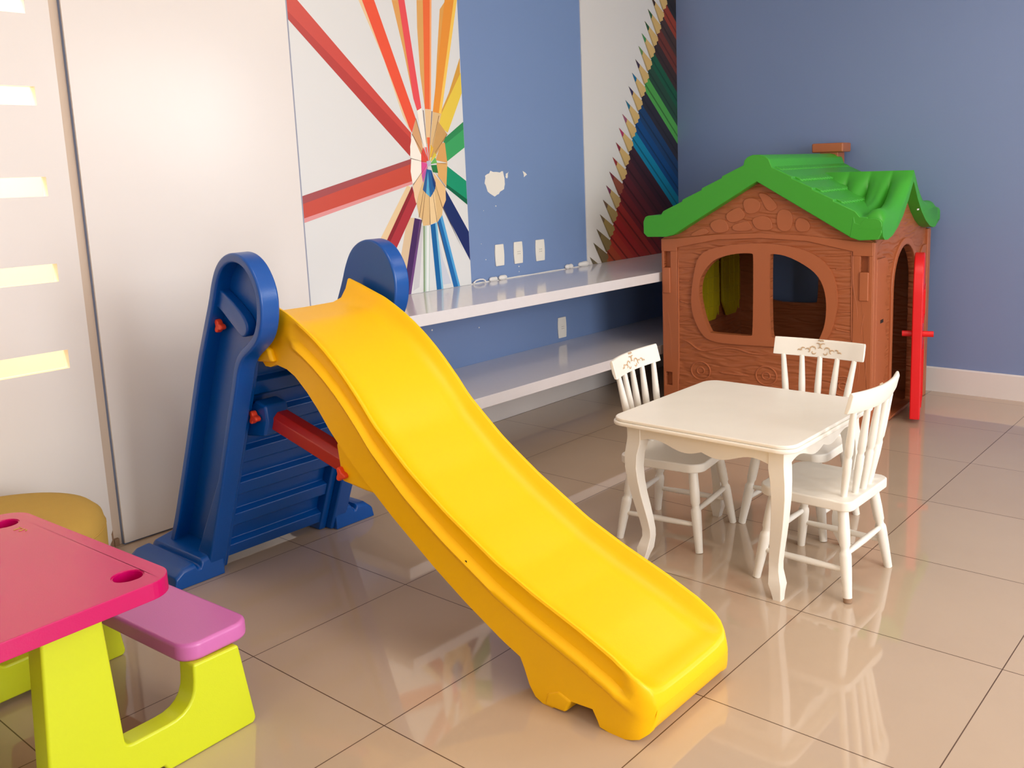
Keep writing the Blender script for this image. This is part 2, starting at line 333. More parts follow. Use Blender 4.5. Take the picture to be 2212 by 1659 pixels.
M1=[
((235,205,160),[(1.299,2.736),(1.583,2.224),(1.822,1.642),(1.832,1.615),(1.784,1.698),(1.688,1.958)]),
((225,165,90),[(1.759,2.244),(1.8,2.249),(1.881,1.725),(1.861,1.783),(1.816,2.01)]),
((225,170,95),[(1.921,2.262),(1.965,2.267),(1.935,1.735),(1.917,1.905),(1.914,2.129)]),
((228,165,80),[(2.076,2.234),(2.122,2.284),(1.998,1.721),(2.039,2.003)]),
((215,160,60),[(2.201,2.003),(2.198,1.92),(2.032,1.656),(2.014,1.675),(2.11,1.822)]),
((232,205,160),[(1.81,1.345),(1.786,1.357),(1.52,1.01),(1.605,1.047)]),
((220,195,160),[(1.773,1.196),(1.822,1.191),(1.713,0.808),(1.656,0.811)]),
((205,205,210),[(1.833,1.169),(1.876,1.147),(1.825,0.837),(1.783,0.823)]),
((205,210,222),[(2.001,0.964),(2.052,0.83),(1.994,0.83),(1.97,1.112)]),
((205,72,58),[(0.693,2.696),(0.717,2.679),(1.215,2.184),(1.832,1.615),(1.816,1.499),(1.16,2.096),(0.559,2.619)]),
((185,58,48),[(1.83,1.585),(1.816,1.499),(1.16,2.096),(1.153,2.138)]),
((238,85,50),[(1.312,2.787),(1.423,2.811),(1.65,2.232),(1.869,1.686),(1.838,1.615),(1.822,1.642),(1.577,2.224)]),
((235,80,85),[(1.682,2.885),(1.754,2.9),(1.841,2.253),(1.911,1.735),(1.881,1.725),(1.861,1.783),(1.8,2.249)]),
((245,160,170),[(1.763,2.833),(1.841,2.253),(1.911,1.735),(1.901,1.814)]),
((240,110,55),[(1.986,2.951),(2.081,2.972),(1.976,1.732),(1.934,1.735),(1.963,2.267)]),
((250,170,110),[(2.065,2.969),(2.081,2.972),(1.976,1.732),(1.967,1.732)]),
((235,150,50),[(2.281,3.016),(2.458,3.055),(2.202,2.293),(2.047,1.713),(1.988,1.721),(2.114,2.284)]),
((250,205,90),[(2.41,3.044),(2.458,3.055),(2.202,2.293),(2.047,1.713),(2.03,1.717),(2.179,2.291)]),
((235,205,70),[(2.235,2.005),(2.2,1.925),(2.02,1.675),(2.019,1.656),(2.085,1.617),(2.232,1.875)]),
((60,165,95),[(2.236,1.69),(2.199,1.673),(2.051,1.584),(2.067,1.469),(2.2,1.54),(2.234,1.56)]),
((45,140,80),[(2.236,1.69),(2.199,1.673),(2.051,1.584),(2.053,1.553),(2.234,1.654)]),
((25,150,110),[(2.065,1.448),(2.219,1.355),(2.217,1.234),(2.053,1.339)]),
((10,100,70),[(2.055,1.353),(2.219,1.258),(2.217,1.229),(2.053,1.336)]),
((25,45,105),[(2.048,1.324),(2.219,1.069),(2.222,0.905),(2.02,1.232)]),
((20,105,175),[(1.979,1.161),(2.013,1.196),(2.132,0.745),(2.086,0.736)]),
((80,165,220),[(1.998,1.182),(2.013,1.196),(2.132,0.745),(2.118,0.745)]),
((15,100,165),[(1.927,1.149),(1.973,1.158),(1.994,0.763),(1.948,0.761)]),
((120,190,225),[(1.96,1.156),(1.973,1.158),(1.994,0.763),(1.981,0.762)]),
((195,215,205),[(1.876,1.147),(1.923,1.144),(1.889,0.752),(1.848,0.757)]),
((140,165,130),[(1.876,1.147),(1.888,1.146),(1.859,0.756),(1.848,0.757)]),
((235,240,240),[(1.901,1.146),(1.917,1.144),(1.883,0.753),(1.868,0.755)]),
((70,40,95),[(1.821,1.191),(1.871,1.178),(1.757,0.774),(1.702,0.781)]),
((110,70,130),[(1.856,1.182),(1.871,1.178),(1.757,0.774),(1.742,0.776)]),
((175,50,60),[(1.817,1.353),(1.841,1.263),(1.533,0.826),(1.448,0.837),(1.605,1.057)]),
((140,35,45),[(1.817,1.353),(1.82,1.321),(1.549,0.939),(1.448,0.837),(1.48,0.878)]),
((200,75,55),[(1.126,1.322),(1.822,1.487),(1.821,1.361),(1.114,1.199)]),
((165,75,75),[(1.126,1.322),(1.822,1.487),(1.821,1.462),(1.123,1.285)]),
((225,150,150),[(1.822,1.377),(1.821,1.361),(1.114,1.199),(1.116,1.22)]),
((250,244,232),[(1.838,1.608),(1.891,1.512),(1.888,1.471),(1.818,1.49),(1.82,1.547)]),
((215,165,115),[(1.869,1.686),(1.907,1.544),(1.889,1.507),(1.838,1.608)]),
((250,244,232),[(1.881,1.725),(1.912,1.739),(1.932,1.539),(1.906,1.535),(1.892,1.631)]),
((235,200,150),[(1.934,1.735),(1.976,1.729),(1.956,1.562),(1.931,1.562)]),
((225,190,135),[(1.988,1.721),(2.047,1.713),(1.973,1.527),(1.955,1.551)]),
((205,160,95),[(2.02,1.675),(2.081,1.61),(1.987,1.497),(1.954,1.492)]),
((220,165,95),[(2.031,1.562),(2.06,1.567),(2.07,1.463),(1.988,1.478)]),
((225,175,105),[(1.994,1.464),(2.07,1.462),(2.054,1.341),(1.999,1.397)]),
((250,244,232),[(1.822,1.487),(1.888,1.471),(1.883,1.396),(1.821,1.363),(1.813,1.425)]),
((238,205,165),[(1.823,1.356),(1.885,1.419),(1.935,1.458),(1.857,1.308),(1.837,1.262),(1.828,1.298)]),
((225,190,135),[(1.857,1.308),(1.934,1.446),(1.888,1.26),(1.869,1.181),(1.851,1.196),(1.841,1.262)]),
((225,190,135),[(1.885,1.26),(1.923,1.423),(1.937,1.352),(1.921,1.149),(1.876,1.147),(1.869,1.181)]),
((240,210,160),[(1.93,1.352),(1.948,1.417),(1.978,1.303),(1.977,1.164),(1.927,1.151)]),
((225,190,135),[(1.955,1.417),(1.988,1.35),(2.023,1.241),(2.012,1.194),(1.977,1.162),(1.97,1.28)]),
((235,195,140),[(1.964,1.417),(2.047,1.336),(2.045,1.271),(2.02,1.232),(1.987,1.338)]),
((225,75,60),[(1.891,1.514),(1.907,1.544),(1.937,1.481),(1.936,1.465),(1.888,1.471)]),
((240,120,120),[(1.917,1.544),(1.933,1.544),(1.939,1.469)]),
((240,105,55),[(1.936,1.593),(1.956,1.593),(1.943,1.469)]),
((240,190,60),[(1.959,1.558),(1.977,1.539),(1.943,1.469)]),
((225,205,70),[(1.982,1.52),(1.997,1.501),(1.945,1.464)]),
((110,190,90),[(1.986,1.492),(1.997,1.464),(1.945,1.457)]),
((35,125,65),[(1.954,1.453),(1.993,1.454),(2.0,1.412),(1.964,1.417)]),
((225,80,150),[(1.888,1.471),(1.936,1.462),(1.886,1.4)]),
((190,90,165),[(1.886,1.4),(1.935,1.458),(1.893,1.365)]),
((30,100,165),[(1.887,1.33),(1.921,1.434),(1.955,1.427),(1.979,1.351),(1.967,1.322),(1.938,1.291),(1.908,1.311)]),
((90,175,215),[(1.908,1.311),(1.929,1.423),(1.935,1.291)]),
((20,60,125),[(1.952,1.427),(1.979,1.362),(1.973,1.327),(1.959,1.351)]),
((190,195,215),[(1.924,1.474),(1.953,1.476),(1.954,1.45),(1.928,1.446)]),
((110,70,50),[(1.839,1.609),(1.936,1.465),(1.836,1.607)]),
((110,70,50),[(1.87,1.686),(1.936,1.465),(1.867,1.685)]),
((110,70,50),[(1.924,1.728),(1.936,1.465),(1.92,1.728)]),
((110,70,50),[(1.984,1.725),(1.936,1.465),(1.98,1.725)]),
((110,70,50),[(2.03,1.703),(1.936,1.465),(2.027,1.703)]),
((110,70,50),[(2.082,1.609),(1.936,1.465),(2.079,1.61)]),
((110,70,50),[(1.849,1.192),(1.936,1.465),(1.852,1.191)]),
((110,70,50),[(1.87,1.181),(1.936,1.465),(1.873,1.18)]),
((110,70,50),[(1.922,1.149),(1.936,1.465),(1.925,1.149)]),
((110,70,50),[(1.972,1.16),(1.936,1.465),(1.975,1.16)]),
((110,70,50),[(2.017,1.231),(1.936,1.465),(2.02,1.232)]),
((110,70,50),[(2.049,1.335),(1.936,1.465),(2.051,1.337)]),
((110,70,50),[(1.816,1.491),(1.936,1.465),(1.815,1.488)]),
((110,70,50),[(1.822,1.357),(1.936,1.465),(1.824,1.355)]),
((110,70,50),[(2.062,1.457),(1.936,1.465),(2.063,1.459)]),
((90,80,90),[(1.872,1.178),(1.796,0.983),(1.865,1.179)]),
((90,80,90),[(2.025,1.232),(2.151,0.999),(2.019,1.231)]),
((90,80,90),[(1.98,1.16),(2.054,0.86),(1.974,1.159)]),]

make_mural('pencil_mural', 1.157, 2.203, .807, (224, 226, 226), M1, 'wall print of coloured pencils fanned in a star, tips meeting, beside the slide')
T2 = [(3.965,2.434),(3.926,2.353),(3.887,2.274),(3.848,2.19),(3.808,2.103),(3.768,2.015),(3.727,1.927),(3.688,1.838),(3.649,1.75),(3.609,1.661),(3.57,1.57),(3.53,1.477),(3.491,1.386),(3.454,1.3),(3.416,1.21),(3.379,1.12),(3.339,1.03),(3.303,0.945),(3.262,0.858),(3.225,.77)]
for k in range(4): T2.insert(0, (T2[0][0]+.04, T2[0][1]+.083))
BODY = [(60,45,40),(40,35,35),(150,60,40),(70,50,45),(110,50,38),(58,40,36),(22,88,60),(38,72,52),(78,162,72),(42,38,48),(22,60,105),(5,70,130),(0,132,172),(58,26,36),(78,32,38),(98,34,40),(118,34,36),(158,46,38),(168,44,42),(176,56,44),(178,76,46),(172,98,54),(160,106,56),(118,108,84)]
LEAD = [(90,60,40),(60,40,30),(120,50,40),(60,40,30),(40,90,50),(35,85,50),(60,140,80),(100,140,75),(60,45,70),(0,105,150),(50,40,80),(30,110,140),(150,80,110),(175,50,95),(140,40,60),(150,45,45),(120,45,55),(125,55,85),(110,85,70),(120,100,75),(110,95,70),(100,90,65),(110,100,80),(110,110,100)]
WOOD = [(214,178,112)]*16+[(150,80,58),(196,166,110),(172,146,92),(166,142,86),(140,122,78),(128,108,74),(130,112,80),(130,125,105)]
M2 = []
T2.sort(key=lambda t: t[1])          # lowest first, each pencil overlaps the one below it
nT = len(T2)
for i in range(nT):
    y, z = T2[i]; k = nT-1-i
    bc = BODY[k] if k < len(BODY) else (60, 45, 40); ub = (y+.150, z-.092); lb = (y+.100, z-.153)
    M2.append((bc, [ub, (ub[0]+1.6, ub[1]-1.6*.86), (lb[0]+1.58, lb[1]-1.6*.86-.05), (lb[0]-.004, lb[1]-.035)]))
    M2.append((tuple(int(v*.72) for v in bc), [lb, (lb[0]+1.6, lb[1]-1.6*.86), (lb[0]+1.6, lb[1]-1.6*.86+.012), (lb[0]+.006, lb[1]+.012)]))
for i in range(nT):
    y, z = T2[i]; k = nT-1-i; wc = WOOD[k]
    M2.append((wc, [(y, z), (y+.152, z-.090), (y+.158, z-.112), (y+.138, z-.122), (y+.140, z-.140), (y+.118, z-.146), (y+.098, z-.158)]))
    M2.append((tuple(int(v*.86) for v in wc), [(y, z), (y+.110, z-.150), (y+.098, z-.158)]))
    M2.append((LEAD[k], [(y, z), (y+.052, z-.033), (y+.046, z-.052), (y+.036, z-.059)]))
make_mural('pencil_mural', 3.240, YB-.001, .807, (222, 218, 214), M2, 'wall print of coloured pencils in a slanting row, in the corner behind the playhouse')

# ------------------------------------------------------------------ shelves, sockets, caulk
def shelf(z0, z1, xa, xb, label):
    pts = [(-.611, 1.158), (xa, 1.158), (xb, 3.15), (-.05, 3.5), (-.05, YB-.001), (-.611, YB-.001)]
    if z0 < .15: pts = pts
    o = MB().prism(pts, z0, z1, 'z').build('wall_shelf', 'shelf_white', bevel=.002, smooth=False); tag(o, label, 'shelf')
shelf(.752, .806, -.052, .036, 'upper glossy white wall shelf under the pencil murals')
shelf(.309, .364, -.034, -.006, 'lower glossy white wall shelf, below the other one and near the floor')
def socket(y0, y1, z0, z1, label, holes):
    t = thing('wall_socket' if holes else 'blank_wall_plate', label, 'socket' if holes else 'wall plate', (-.612, (y0+y1)/2, z0), 0, 'white plates on the blue wall')
    w = (y1-y0)/2; h = z1-z0
    pts = [(-w, 0), (w, 0), (w+.003, h*.3), (w+.004, h*.5), (w+.003, h*.7), (w, h), (-w, h), (-w-.003, h*.7), (-w-.004, h*.5), (-w-.003, h*.3)]
    MB().prism(pts, 0, .009, 'x').build('plate', 'plug_white', t, bevel=.003)
    if holes:
        f = MB().box((.009, -.016, h*.36), (.0105, .016, h*.64)); f.build('insert', 'plug_white', t, bevel=.0008)
        g = MB()
        for a in (-.009, 0, .009):
            for zz in (.45, .55): g.prism(circ(a, h*zz, .0019, 10), .0104, .0108, 'x')
        g.build('socket_holes', 'slot_dark', t, smooth=False)
socket(2.404, 2.470, .885, 1.006, 'blank white plate above the upper shelf, nearest the star mural', False)
socket(2.560, 2.628, .883, 1.008, 'white power socket, middle of the three plates above the upper shelf', True)
socket(2.750, 2.824, .880, 1.005, 'white power socket above the upper shelf, farthest from the star mural', True)
socket(2.930, 3.002, .388, .515, 'white power socket between the two shelves', True)
def lump(y0, y1, r, label, seed):
    random.seed(seed); n = 7; pts = []; rr = []
    for k in range(n):
        t = k/(n-1); pts.append((-.602+random.uniform(-.002, .004), y0+(y1-y0)*t, .806+r*.8)); rr.append(r*(.35 if k in (0, n-1) else random.uniform(.8, 1.1)))
    o = MB().tube(pts, rr, 10).build('putty_lump', 'caulk_white', sub=1, smooth=True); tag(o, label, 'putty', 'putty blobs along the back of the upper shelf')
lump(2.338, 2.405, .014, 'white putty blob on the upper shelf, nearer the slide in the left pair', 1)
lump(2.412, 2.482, .015, 'white putty blob on the upper shelf, farther from the slide in the left pair', 2)
lump(3.008, 3.082, .017, 'white putty blob on the upper shelf, left one of the pair by the slanting mural', 3)
lump(3.140, 3.250, .018, 'longest white putty blob on the upper shelf, at the edge of the slanting mural', 4)
pts = [(-.600, 2.212, .812), (-.598, 2.23, .824), (-.598, 2.26, .828), (-.596, 2.285, .826), (-.590, 2.296, .818), (-.586, 2.290, .810)]
o = MB().tube(pts, .004, 8).build('cable_end', 'caulk_white'); tag(o, 'thin white loop of cable lying on the upper shelf beside the star mural', 'cable')
o = MB().tube([(-.6095, 2.2+.1*k, .8075+.0012*math.sin(k*2.1)) for k in range(11)], .0035, 6).build('trim_3', 'caulk_white'); struct(o)

# ------------------------------------------------------------------ toddler slide
SY = .5325
slide = thing('toddler_slide', 'yellow plastic slide with a blue ladder and red brace, in the middle of the floor', 'slide', (0.7, SY, 0))
def S(p): return (p[0]-.7, p[1]-SY, p[2])
RIM = [(.24,1.045),(.30,1.030),(.36,1.012),(.43,.986),(.48,.966),(.53,.942),(.58,.912),(.63,.878),(.68,.838),(.73,.792),(.78,.740),(.83,.686),(.90,.622),(.97,.566),(1.05,.512),(1.13,.463),(1.22,.414),(1.315,.368),(1.45,.306),(1.6,.240),(1.70,.199),(1.75,.178),(1.78,.160),(1.797,.143),(1.806,.126),(1.811,.112),(1.814,.098)]
LOW = [(.24,.86),(.285,.815),(.30,.800),(.33,.800),(.363,.812),(.42,.802),(.463,.783),(.52,.738),(.574,.685),(.626,.625),(.696,.560),(.796,.480),(.9,.402),(1.075,.284),(1.195,.212),(1.33,.140),(1.395,.112),(1.408,.085),(1.425,.040),(1.445,.012),(1.47,.001),(1.505,.0),(1.53,.022),(1.57,.042),(1.64,.046),(1.655,.02),(1.662,.004),(1.69,.0),(1.74,.0),(1.78,.010),(1.80,.026),(1.806,.040),(1.811,.060),(1.814,.082)]
def smooth_tab(tab, n=3):
    t = [tuple(p) for p in tab]
    for _ in range(n):
        t = [t[0]]+[(p[0], (t[i][1]+2*p[1]+t[i+2][1])/4) for i, p in enumerate(t[1:-1])]+[t[-1]]
    return t
RIMS = smooth_tab(RIM, 2); xs = sorted(set([.24+.02*k for k in range(79)]+[p[0] for p in LOW if p[0] > 1.38 or p[0] < .37]+[1.79, 1.797, 1.803, 1.807, 1.811, 1.814])); xs = [x for x in xs if x <= 1.814]
secs = []
for x in xs:
    zr = interp(RIMS, x); zl = interp(LOW, x); dp = .052 if x > .4 else .052+(.4-x)*.16
    e = min(1, max(0, (x-1.70)/.108)); dp = dp*(1-e**2*.78) if e > 0 else dp; dp = min(dp, .6*(zr-zl)); zb = zr-dp
    if x > 1.75: zl = zl
    hw = .2125-.030*max(0, (x-1.745)/.063)**2.4; h = zr-zl
    bead = max(0, min(1, (x-.45)/.03))*max(0, min(1, (1.75-x)/.02)); bz = min(.5*h, .082)
    slope = 1.0
    q = min(1, h/.15)
    half = [(hw, zl), (hw, zl+h*.12), (hw-.003, zr-bz-.034*q), (hw-.001, zr-bz-.020*q), (hw+.010*bead, zr-bz-.013*q), (hw+.014*bead, zr-bz), (hw+.008*bead, zr-bz+.011*q), (hw-.009*bead, zr-bz+.020*q), (hw-.013*bead, zr-bz+.040*q),
            (hw-.010*bead-.002, zr-.020*q), (hw-.005, zr-.007*q), (hw-.008, zr-.001*q), (hw-.013, zr), (hw-.019, zr-.004*q), (hw-.031, zr-dp*.45), (hw-.054, zb+dp*.15), (hw-.090, zb)]
    sec = [(x, y, z) for y, z in half] + [(x, 0, zb-.002)] + [(x, -y, z) for y, z in reversed(half)]
    zu = max(zl+.004, zb-.035)*(1-min(1, max(0, (x-1.70)/.05)))+(zl+.003)*min(1, max(0, (x-1.70)/.05))
    sec += [(x, -hw+.02, zl), (x, -hw+.025, zu), (x, 0, zu), (x, hw-.025, zu), (x, hw-.02, zl)]
    secs.append([(p[0]-.7, -p[1], p[2]) for p in sec])
ch = MB().loft(secs).build('chute', 'yellow_plastic', slide, limit=50)
o = MB().prism(circ(1.085, .332, .0045, 12), -.217, -.212, 'y')
# small dark hole in the near side wall
v = MB(); v.prism([(p[0]-.7, p[1]) for p in circ(1.213, .342, .0046, 12)], -.2225, -.2, 'y'); v.build('screw_hole', 'dark_hole', ch, smooth=False)
# hanger tab, foot blocks and brace boss: raised pieces of the chute
MB().prism([(-.425, .815), (-.33, .822), (-.35, .865), (-.40, .875), (-.425, .85)], -.232, -.205, 'y').build('hanger_tab', 'yellow_plastic', ch, bevel=.01, seg=3)
MB().prism([(x-.7, z) for x, z in ((1.478, .0), (1.55, .004), (1.572, .044), (1.53, .058), (1.49, .040))], -.217, -.15, 'y').build('foot', 'yellow_plastic', ch, bevel=.008, seg=3)
MB().prism([(x-.7, z) for x, z in ((1.478, .0), (1.55, .004), (1.572, .044), (1.53, .058), (1.49, .040))], .15, .217, 'y').build('foot', 'yellow_plastic', ch, bevel=.008, seg=3)
MB().prism([(x-.7, z) for x, z in ((.612, .580), (.628, .455), (.74, .445), (.86, .44), (.80, .50), (.70, .60))], -.186, -.09, 'y').build('brace_boss', 'yellow_plastic', ch, bevel=.01, seg=3)

# ladder: two side frames, hollow on the outside, with heads and feet, and a ribbed step panel between them
HEAD = [(-.045,.0),(.12,.385),(.20,.585),(.262,.735),(.285,.80),(.315,.840),(.365,.870),(.412,.905),(.440,.955),(.452,1.015),(.448,1.070),(.425,1.120),(.392,1.158),(.350,1.180),(.300,1.186),(.250,1.172),(.205,1.140),(.170,1.085),(.145,1.025),(.095,.93),(.020,.785),(-.10,.500),(-.24,.190),(-.335,.0)]
HEAD = chaikin(HEAD[1:-1], 2, False); HEAD = [(-.045, .0)]+HEAD+[(-.335, .0)]
def side_frame(sg):
    inner = inset(HEAD, .030); inner[0] = (-.10, .085); inner[-1] = (-.265, .085)
    a = .237+.0; b = .252; c = .305
    f = MB().prism([(x-.7, z) for x, z in HEAD], sg*a, sg*b, 'y'); f.ring([(x-.7, z) for x, z in HEAD], [(x-.7, z) for x, z in inner], sg*(a+.001), sg*c, 'y')
    o = f.build('side_frame', 'blue_plastic', slide, bevel=.009, seg=3)
    # flared foot with a groove, standing on the floor
    g = MB(); prof = [(.25, 0), (.25, .100), (.332, .082), (.340, .060), (.350, .060), (.358, .078), (.404, .072), (.434, .046), (.442, 0)]
    for (x0, x1, p) in ((-.345, -.040, prof),):
        secs = []
        for x, k in ((x0-.028, .8), (x0-.012, .96), (x0, 1), (x1, 1), (x1+.012, .93), (x1+.02, .8)): secs.append([(x-.7, sg*(.25+(y-.25)), z*k) for y, z in p])
        g.loft(secs)
    g.build('foot', 'blue_plastic', o, bevel=.004, seg=2)
    # grip bar across the hollow of the head
    h = MB().prism([(x-.7, z) for x, z in chaikin([(.150,1.035),(.158,1.068),(.195,1.060),(.305,.992),(.335,.955),(.330,.920),(.298,.905),(.268,.925),(.19,.985),(.145,1.010)], 2)], sg*.25, sg*.288, 'y')
    h.build('grip_bar', 'blue_plastic', o, bevel=.008, seg=3)
    return o
near = side_frame(-1); farf = side_frame(1)
def knob(x, y, z, par, sg=-1, s=1.0):
    pts = []
    for k in range(36):
        a = 2*math.pi*k/36; r = .019*s*(1+.34*math.cos(3*a+.4)); pts.append((x-.7+r*math.cos(a), z+r*math.sin(a)))
    MB().prism(pts, y-SY, y-SY+sg*.022, 'y').build('knob', 'knob_orange', par, bevel=.005, seg=2)
knob(.150, .268, .932, slide); knob(.215, .325, .612, slide); knob(.640, .352, .482, slide)
xf = lambda z: -.088+.415*z
prof = []; z = .035; prof.append((xf(z)-.02, z))
for k in range(7):
    z0 = .035+.130*k
    if k == 0: prof += [(xf(z0), z0), (xf(z0+.045), z0+.045)]
    else: prof += [(xf(z0), z0), (xf(z0+.048), z0+.048)]
    prof += [(xf(z0+.062)-.032, z0+.062), (xf(z0+.118)-.034, z0+.118)] if k < 6 else []
back = [(xf(p[1])-.10, p[1]) for p in (prof[-1], prof[0])]
sp = MB().prism([(x-.7, zz) for x, zz in prof+back], -.212, .212, 'y')
o = sp.build('step_panel', 'blue_plastic', slide, bevel=.004, seg=2)
e = MB()
for a, b in ((-.2375, -.205), (.205, .2375)):
    e.prism([(xf(0)-.7+.01, 0), (xf(.83)-.7+.012, .83), (xf(.83)-.7-.09, .83), (xf(0)-.7-.09, 0)], a, b, 'y')
e.build('panel_edge', 'blue_plastic', o, bevel=.006, seg=2)
for k in range(4):
    z0 = .17+.175*k; MB().box((xf(z0)-.7-.215, -.2, z0-.02), (xf(z0)-.7-.085, .2, z0+.015)).build('tread', 'blue_plastic', o, bevel=.008, seg=2)
MB().prism([(x-.7, zz) for x, zz in ((.13, .53), (.245, .545), (.268, .60), (.262, .655), (.20, .668), (.17, .64))], -.205, -.115, 'y').build('brace_bracket', 'blue_plastic', o, bevel=.01, seg=3)
# red diagonal brace
p0 = Vector((.225-.7, -.15, .605)); p1 = Vector((.650-.7, -.15, .503)); d = (p1-p0).normalized(); u = Vector((-d.z, 0, d.x))
b = MB(); 
def rs(c, w, h): return [c+Vector((0, -w, 0))+u*(-h), c+Vector((0, w, 0))+u*(-h), c+Vector((0, w, 0))+u*(h), c+Vector((0, -w*.35, 0))+u*h, c+Vector((0, -w, 0))+u*(h*.45)]
b.loft([rs(p0, .03, .030), rs(p1, .03, .030)]); b.build('brace', 'red_bar', slide, bevel=.003)

# ------------------------------------------------------------------ pink picnic play table
TX, TY = .57, -.835; TR = math.radians(3)
pt = thing('picnic_play_table', 'child picnic table with a magenta top, lilac benches and lime green legs', 'table', (TX, TY, 0), TR)
holes = [circ(sx*.318, sy*.362, .036, 28) for sx, sy in ((1, 1), (-1, 1), (1, -1), (-1, -1))]
out = []
for p in rrect(-.405, -.435, .405, .435, .062, 8):
    bow = .012*(1-(p[0]/.405)**2)*(1 if p[1] > 0 else -1); bx = .012*(1-(p[1]/.435)**2)*(1 if p[0] > 0 else -1)
    out.append((p[0]+bx, p[1]+bow))
top = MB().prism(out, .458, .500, 'z', holes=holes).build('tabletop', 'magenta_plastic', pt, bevel=.006, seg=4, smooth=False)
for h in holes:
    i = inset(h, .003); c = MB().ring(h, i, .452, .497, 'z'); c.prism(h, .448, .454, 'z'); c.build('cup_holder', 'magenta_plastic', top, limit=50)
em = MB()
for x0, y0, x1, y1 in ((-.248, .370, -.232, .370), (-.240, .370, -.240, .352), (-.222, .373, -.218, .356), (-.212, .373, -.204, .367)):
    em.tube([(x0, y0, .5005), (x1, y1, .5005)], .0015, 6)
em.build('moulded_mark', 'ottoman_cloth', top)
def fil(pts, spec):
    """round chosen corners of a polygon: spec = {index: radius}"""
    res = []
    for i, p in enumerate(pts):
        r = spec.get(i)
        if not r: res.append(p); continue
        a = Vector(pts[i-1]); b = Vector(p); c = Vector(pts[(i+1) % len(pts)]); d1 = (a-b).normalized(); d2 = (c-b).normalized()
        s = b+d1*r; e = b+d2*r
        for k in range(7):
            t = k/6; q = s*(1-t)**2+b*2*t*(1-t)+e*t*t; res.append((q.x, q.y))
    return res
half = [(.0, .018), (.37, .018), (.38, 0), (.622, 0), (.630, .012), (.598, .232), (.470, .236), (.464, .118), (.285, .118), (.266, .458), (.132, .458), (.112, .12)]
half = fil(half, {7: .075, 8: .02})
poly = half+[(-a, b) for a, b in reversed(half)]
cl = []
for p in poly:
    if not cl or (abs(cl[-1][0]-p[0])+abs(cl[-1][1]-p[1])) > 1e-4: cl.append(p)
if abs(cl[0][0]-cl[-1][0])+abs(cl[0][1]-cl[-1][1]) < 1e-4: cl.pop()
for a, b in ((.306, .372), (-.340, -.274)):
    MB().prism(cl, a, b, 'x').build('side_frame', 'lime_plastic', pt, bevel=.020, seg=4, limit=30)
MB().box((-.288, -.03, .30), (.308, .03, .36)).build('cross_beam', 'lime_plastic', pt, bevel=.01)
for s in (1, -1):
    y0, y1 = (.455, .652) if s > 0 else (-.652, -.455)
    MB().prism(rrect(-.375, y0, .362, y1, .05, 6), .2345, .283, 'z').build('bench_seat', 'lilac_plastic', pt, bevel=.011, seg=3)

# ------------------------------------------------------------------ round ottoman
ot = thing('ottoman', 'round mustard fabric pouf between the slotted partition and the pink table', 'ottoman', (-.185, -.40, 0))
pr = [(.0, .004), (.29, .004), (.306, .02), (.318, .10), (.328, .22), (.330, .31), (.322, .350), (.30, .372), (.26, .382), (.15, .388), (.0, .390)]
c = MB(); c.loft([[(r*math.cos(a), r*math.sin(a), z) for a in [2*math.pi*k/56 for k in range(56)]] for r, z in [(max(r, .0005), z) for r, z in pr]])
c.build('cushion', 'ottoman_cloth', ot, limit=70)
MB().tube([(.328*math.cos(a), .328*math.sin(a), .318) for a in [2*math.pi*k/56 for k in range(57)]], .0028, 6).build('piping', 'ottoman_cloth', ot)

# ------------------------------------------------------------------ white table
wt = thing('small_white_table', 'small square white wooden table with curved legs and rounded corners', 'table', (1.435, 1.505, 0))
MB().prism(rrect(-.352, -.352, .352, .352, .062, 8), .520, .534, 'z').build('tabletop', 'chair_white', wt, bevel=.004, seg=2)
t2 = MB().prism(rrect(-.346, -.346, .346, .346, .058, 8), .534, .546, 'z').build('tabletop_rim', 'chair_white', wt, bevel=.004, seg=3)
def apron_pts(L):
    pts = [(-L, .519), (L, .519)]; low = []
    for k in range(33):
        t = k/32; x = L-2*L*t; s = abs(2*t-1)           # 1 at the legs, 0 in the middle
        z = .458+.018*(.5-.5*math.cos(2*math.pi*min(1, (1-s)*1.25))) if s > .2 else .458+.018*(.5-.5*math.cos(2*math.pi*min(1, (1-.2)*1.25)))
        z = .462+.014*math.sin((1-s)*math.pi*2.0)
        low.append((x, z))
    return pts+low
for s in (-1, 1):
    MB().prism(apron_pts(.252), s*.283, s*.300, 'y').build('apron', 'chair_white', wt, bevel=.0015)
    MB().prism(apron_pts(.252), s*.283, s*.300, 'x').build('apron', 'chair_white', wt, bevel=.0015)
# cabriole leg: offset toward the corner (o) and half-width (w) down the height
LEG = [(.519,.000,.0255),(.470,.000,.0255),(.452,.001,.026),(.44,.003,.0255),(.41,.008,.024),(.36,.010,.0225),(.31,.006,.021),(.26,.0,.020),(.21,-.008,.019),(.16,-.016,.0175),(.12,-.021,.0165),(.095,-.021,.0165),(.070,-.016,.019),(.05,-.012,.021),(.025,-.008,.016),(.0,-.004,.0125)]
for sx in (-1, 1):
    for sy in (-1, 1):
        secs = []
        for z, off, w in LEG:
            cx, cy = sx*(.276+off*1.1), sy*(.276+off*1.1); b = w*.86
            secs.append([(cx+a*w, cy+c*b, z) if i % 2 == 0 else (cx+a*b, cy+c*w, z) for i, (a, c) in enumerate(((1,-1),(1,-1),(1,1),(1,1),(-1,1),(-1,1),(-1,-1),(-1,-1)))])
        secs = [[(cx+dx, cy+dy, z) for dx, dy in ((w,-b),(w,b),(b,w),(-b,w),(-w,b),(-w,-b),(-b,-w),(b,-w))] for z, cx, cy, w, b in [(z, sx*(.274+o_*1.1), sy*(.274+o_*1.1), w_*1.1, w_*1.02) for z, o_, w_ in LEG]]
        MB().loft(secs).build('leg', 'chair_white', wt, limit=40)

